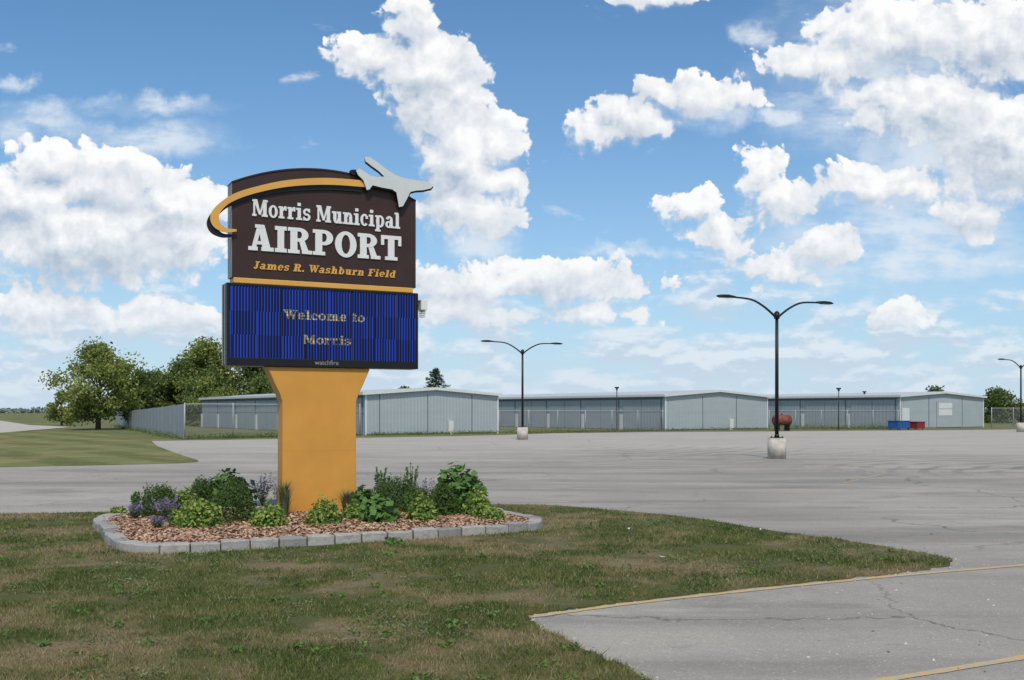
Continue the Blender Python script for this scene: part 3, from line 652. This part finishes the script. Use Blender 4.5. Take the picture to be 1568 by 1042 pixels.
def hangar(X,Y,W,Ln,eave,ridge,gable_doors,bigdoor=False):
    e=empty('hangar',(X,Y,0),HY)
    b=MB(); b.v=[(0,0,0),(W,0,0),(W,0,eave),(W/2,0,ridge),(0,0,eave),(0,Ln,0),(W,Ln,0),(W,Ln,eave),(W/2,Ln,ridge),(0,Ln,eave)]
    for f in ((0,1,2,3,4),(9,8,7,6,5),(0,4,9,5),(1,6,7,2)): b.face(list(f))
    b.obj('walls',M_wall,e)
    b=MB(); oh=.28; sl=(ridge-eave)/(W/2)
    for sg in (0,1):
        xa=-oh if sg==0 else W+oh; za=eave-sl*oh
        b.prism([(xa,za+.01),(W/2,ridge+.01),(W/2,ridge+.12),(xa,za+.12)],-.25,Ln+.25)
    b.obj('roof',M_roof,e)
    b=MB()
    for sg in (0,1):
        xa=-oh if sg==0 else W+oh; za=eave-sl*oh
        b.prism([(xa,za-.10),(W/2,ridge-.10),(W/2,ridge+.13),(xa,za+.13)],-.29,-.252)
    b.box(-oh-.04,-.25,eave-sl*oh-.08,-oh-.002,Ln+.25,eave-sl*oh+.14); b.obj('fascia',M_trim,e)
    b=MB()
    for x in gable_doors: b.box(x*W-.035,-.03,.05,x*W+.035,-.003,eave-.05,0)
    b.box(0.02,-.02,.0,W-.02,-.003,.12,0)
    b.obj('door_seams',M_gap_shade,e)
    b=MB(); b.box(-.03,-.05,0,.12,-.004,eave-.1); b.box(W-.12,-.05,0,W+.03,-.004,eave-.1); b.obj('corner_trim',M_trim,e)
    b=MB(); bay=6.4; k=int(Ln/bay)
    for i in range(k):
        y0=.5+i*bay
        b.box(-.06,y0+.10,.06,-.004,y0+bay-.7,eave*.52,1); b.box(-.05,y0+.10,eave*.52+.05,-.004,y0+bay-.7,eave-.42,1)
        b.box(-.03,y0-.05,.0,-.004,y0+.08,eave-.3,0); b.box(-.10,y0+bay-.58,.02,-.004,y0+bay-.16,1.55,2)
        b.box(-.045,y0+bay*.45,.06,-.0615,y0+bay*.45+.05,eave-.42,0)
    b.box(-.03,.3,eave-.36,-.004,Ln-.1,eave-.16,0); b.box(-.045,.3,eave*.52+.005,-.004,Ln-.1,eave*.52+.045,0)  # upper strip is shade under the eave, laid on as dark colour
    b.obj('side_doors',[M_gap_shade,M_door,M_trim],e)
    if bigdoor:
        b=MB(); b.box(W*.42,-.08,.1,W*.72,-.031,eave-.5,0); b.box(W*.44,-.10,eave*.62,W*.60,-.081,eave*.80,1); b.box(W*.44,-.10,eave*.40,W*.60,-.081,eave*.60,1); b.box(W*.02,-.09,.1,W*.10,-.031,2.2,1)
        b.obj('sliding_door',[M_wall,M_trim],e)
    else:
        b=MB(); b.box(W*.60,-.25,.0,W*.635,-.031,1.1); b.obj('utility_box',M_trim,e)
    return e
hangar(-11.5,78,12.3,45,3.28,3.72,(.10,.45,.79))
hangar(14.6,95,14,45,3.37,3.88,(.35,.68))
hangar(40.9,105,15.2,45,3.45,3.9,(.33,.73),True)
def thinpole(X,Y,h):
    b=MB(); b.cyl((0,0,0),(0,0,h),.05,.04,8); b.box(-.2,-.1,h-.02,.2,.1,h+.12); b.box(-.08,-.08,h-.2,.08,.08,h-.021); b.obj('flood_light_pole',M_bronze,loc=(X,Y,0))
thinpole(9.9,94,4.05); thinpole(31.5,96,4.0); thinpole(40.0,113,4.0)
# tank
M_rust=simple('rusty_red_paint',(.20,.065,.045),.7,.35,3)
e=empty('fuel_tank',(25.9,95.5,0),.3); b=MB(); b.cyl((-.8,0,1.0),(.8,0,1.0),.5,.5,24); b.cyl((-.95,0,1.0),(-.8,0,1.0),.3,.5,24); b.cyl((.8,0,1.0),(.95,0,1.0),.5,.3,24); b.cyl((0,0,1.45),(0,0,1.7),.08,.08,10); b.obj('tank',M_rust,e)
b=MB(); 
for x in (-.55,.55): b.box(x-.06,-.4,0,x+.06,.4,.55)
b.obj('cradle',M_bronze,e)
def dumpster(X,Y,W,H,mat):
    e=empty('dumpster',(X,Y,0),HY); b=MB(); b.prism([(0,.12),(W,.12),(W,H),(0,H*1.0)],0,1.2); 
    for i in range(4): b.box(W*(.08+.26*i),-.05,.14,W*(.12+.26*i),-.002,H-.05)
    b.box(-.04,-.06,H+.002,W+.04,1.26,H+.06); b.obj('bin',mat,e); b=MB()
    for x in (.15,W-.15):
        for y in (.15,1.05): b.cyl((x-.03,y,.06),(x+.03,y,.06),.06,.06,10)
    b.obj('casters',M_black,e)
dumpster(38.6,99.5,1.9,.85,simple('blue_bin_paint',(.03,.11,.34),.5)); dumpster(40.9,100.5,1.3,.75,simple('red_bin_paint',(.28,.035,.035),.5))

# ------------------------------------------------------------------ fences
M_slat=metalwall('grey_fence_panel',(.30,.32,.345),.4)
def lerp(a,b2,f): return a+(b2-a)*f
e=empty('privacy_fence'); p0=(-22.3,67.7);p1=(-47,118); n=24; b=MB()
dx=(p1[0]-p0[0]);dy=(p1[1]-p0[1]);Lf=math.hypot(dx,dy); nx,ny=-dy/Lf*.03,dx/Lf*.03
for i in range(n):
    f0=i/n+.0015;f1=(i+1)/n-.0015; base=len(b.v); jh=random.uniform(-.03,.03)
    for f in (f0,f1):
        x,y=lerp(p0[0],p1[0],f),lerp(p0[1],p1[1],f); h=2.4-.75*f+jh
        b.v+=[(x-nx,y-ny,.03),(x+nx,y+ny,.03),(x+nx,y+ny,h),(x-nx,y-ny,h)]
    for q in ((0,1,2,3),(4,7,6,5),(0,3,7,4),(1,5,6,2),(3,2,6,7),(0,4,5,1)): b.face([base+k2 for k2 in q])
b.obj('slatted_panels',M_slat,e)
m,t,bs=newmat('chain_link_mesh'); tc=t.n('ShaderNodeTexCoord').outputs['Object']; s=t.n('ShaderNodeSeparateXYZ',{0:tc})
w1=t.m('ABSOLUTE',t.m('SINE',t.m('MULTIPLY',t.m('ADD',s.outputs[0],s.outputs[2]),31))); w2=t.m('ABSOLUTE',t.m('SINE',t.m('MULTIPLY',t.m('SUBTRACT',s.outputs[0],s.outputs[2]),31)))
wire=t.m('LESS_THAN',t.m('MINIMUM',w1,w2),.15); tr=t.n('ShaderNodeBsdfTransparent'); mx=t.n('ShaderNodeMixShader',{0:wire}); L(t,tr.outputs[0],mx.inputs[1]);L(t,bs.outputs[0],mx.inputs[2]); L(t,mx.outputs[0],m.node_tree.nodes['Material Output'].inputs[0])
bs.inputs['Base Color'].default_value=(.25,.26,.27,1); M_chain=m; M_galv=simple('galvanised_post',(.40,.41,.42),.5,.1)
def chain(p0,p1,h,k):
    Lf=math.hypot(p1[0]-p0[0],p1[1]-p0[1]); a=math.atan2(p1[1]-p0[1],p1[0]-p0[0]); e=empty('chain_link_fence',(p0[0],p0[1],0),a)
    arr('mesh_fabric',[(0,0,.05),(Lf,0,.05),(Lf,0,h),(0,0,h)],[(0,1,2,3)],M_chain,e); b=MB()
    for i in range(k+1): b.cyl((Lf*i/k,.05,0),(Lf*i/k,.05,h+.08),.045,.045,8)
    b.cyl((0,.05,h),(Lf,.05,h),.03,.03,8); b.obj('posts_and_rail',M_galv,e)
chain((-22.2,67.6),(-11.8,77.4),2.4,4); chain((54,112),(95,135),2.2,12)
chain((-1.1,84.9),(14.4,94.9),1.9,6); chain((26.5,102.5),(40.7,104.8),1.9,5)

# ------------------------------------------------------------------ trees
M_bark=simple('bark',(.10,.08,.06),.95,.3,4,bump=.5)
M_t1=leafmat('tree_leaf_light',(.13,.18,.04),(.36,.40,.11),.35,.4); M_t2=leafmat('tree_leaf_dark',(.065,.11,.03),(.21,.27,.08),.35,.35)
M_pine=leafmat('conifer_needles',(.02,.045,.022),(.07,.11,.06),.6,.1)
def tree(X,Y,H,W,mat,nl=11000,trunk=.3,low=.22,clumps=34,ls=.34,name='broadleaf_tree'):
    e=empty(name,(X,Y,0)); b=MB(); tr_=trunk*H/9
    lean=random.uniform(-.3,.3); top=(lean,0,H*.62)
    b.tube([(0,0,0),(lean*.3,0,H*.2),(lean*.6,.1,H*.42),top],[tr_,tr_*.75,tr_*.5,tr_*.22],12)
    cs=[]; 
    for i in range(clumps):
        f=random.random(); z=H*(low+(.95-low)*f)
        prof=math.sin(math.pi*min(1,(f*.86+.17)))**.7
        r=W/2*prof*random.uniform(.25,.86); a=i*2.4+random.uniform(-.5,.5)
        c=np.array([r*math.cos(a)+lean*.5,r*math.sin(a),z]); cr=W*random.uniform(.10,.19); cs.append((c,cr))
        z0=min(H*.58,max(H*.16,z-r*.8-.4)); s0=(lean*.5*z0/H,0,z0); mid=((s0[0]+c[0])*.5,(s0[1]+c[1])*.5,(s0[2]+z)*.5+.25)
        b.tube([s0,mid,tuple(c)],[tr_*.3,tr_*.18,tr_*.06],6)
    b.obj('trunk_and_limbs',M_bark,e)
    pts=[];outs=[]
    wts=np.array([c[1]**2 for c in cs]); wts/=wts.sum()
    for (c,cr),wt in zip(cs,wts):
        n=int(nl*wt); d=rng.normal(size=(n,3)); d/=np.linalg.norm(d,axis=1)[:,None]; r=cr*rng.uniform(.25,1.12,n)**.6
        tf=rng.normal(size=(9,3)); tf/=np.linalg.norm(tf,axis=1)[:,None]; k2=rng.integers(0,9,n); d=d*.75+tf[k2]*.6
        pts.append(c+d*np.array([1,1,.75])*r[:,None]); outs.append(d)
    pts=np.concatenate(pts);outs=np.concatenate(outs); arr('crown',leaves(pts,ls,.6,outs,.35),quads(len(pts)),mat,e)
tree(-42,101,8.4,10,M_t1,15000,low=.16,clumps=42); tree(-38.9,104,5.8,4.5,M_t2,5000,low=.1)
for X,Y,H,W,mt in ((-47.5,128,7.0,8,M_t2),(-43,130,8.2,9,M_t2),(-40.5,132,10.8,11,M_t1),(-36,136,11.2,12,M_t2),(-33,138,10.4,11,M_t1),(-30.5,134,9.8,10,M_t2),(-46,145,9.2,10,M_t2),(-28,140,9.2,10,M_t2),(-50,140,7.4,9,M_t2),(-39,128,7.0,9,M_t2)):
    tree(X,Y,H,W,mt,10500,low=.06,ls=.46)
tree(-37,120,5.5,6,M_t1,5000,low=.05); tree(-30,120,6,6,M_t2,5000,low=.05); tree(-34,118,4.5,6,M_t1,4500,low=.05)
tree(-57,126,4.2,4,M_t1,2500,low=.1)
tree(73,150,4.8,8,M_t2,7000,low=.05,ls=.4); tree(80,152,4.4,8,M_t2,7000,low=.05,ls=.4); tree(86,155,4.2,8,M_t2,6000,low=.05,ls=.4); tree(68,160,5.4,7,M_t2,6000,low=.05,ls=.4)
tree(-16.5,150,5.2,6,M_t2,4000,low=.1,ls=.4)
tree(-20,118,6.2,4,M_t1,260,low=.25,clumps=22,ls=.2,name='bare_tree')
# pine
e=empty('pine_tree',(-10,130,0)); b=MB(); b.cyl((0,0,0),(0,0,7.5),.16,.02,8); pts=[]
for i in range(64):
    z=1.2+6.2*(i/64); r=(7.6-z)*.68*random.uniform(.6,1.15)+.15; a=i*2.4; b.cyl((0,0,z),(r*math.cos(a),r*math.sin(a),z-.1*r),.03,.01,4)
    for k in range(95):
        f=random.random()**.7; pts.append((r*f*math.cos(a)+random.gauss(0,.13),r*f*math.sin(a)+random.gauss(0,.13),z-.1*r*f+random.gauss(0,.09)))
b.obj('trunk_and_branches',M_bark,e); arr('needles',leaves(np.array(pts),.28,.35),quads(len(pts)),M_pine,e)
# distant tree belt
n=14000; X=rng.uniform(-750,750,n); hN=np.array([3.0+2.4*mn.noise((x*.012,1.7,0))+1.6*mn.noise((x*.06,4,0)) for x in X]); hN=np.clip(hN,.8,9)
c=np.stack([X,620+rng.uniform(-15,15,n),hN*rng.uniform(.05,1,n)],1); arr('distant_treeline',leaves(c,2.6,.7),quads(n),leafmat('distant_leaf',(.14,.19,.17),(.22,.27,.24),.02,.1))
# rough weeds at the fence and hangar feet
def weeds(name,p0,p1,n,h,wd):
    f=rng.random(n); X=p0[0]+(p1[0]-p0[0])*f+rng.normal(0,wd,n); Y=p0[1]+(p1[1]-p0[1])*f+rng.normal(0,wd,n); hh=h*rng.uniform(.3,1.2,n)*(0.5+.8*np.abs(np.sin(f*37)))
    c=np.stack([X,Y,hh*rng.random(n)+.03],1); arr(name,leaves(c,.13,.4),quads(n),M_t2)
weeds('weeds',(-11,77.2),(-1.5,83.5),2500,.22,.25); weeds('weeds',(-22,67.4),(-12,77),3500,.3,.3); weeds('weeds',(14,94.3),(26,102),1800,.2,.3); weeds('weeds',(27,100),(40,103),3000,.5,.5); weeds('weeds',(-22.6,67.5),(-46,116),3000,.35,.3); weeds('weeds',(-1,82),(13,92),3000,.3,.5)
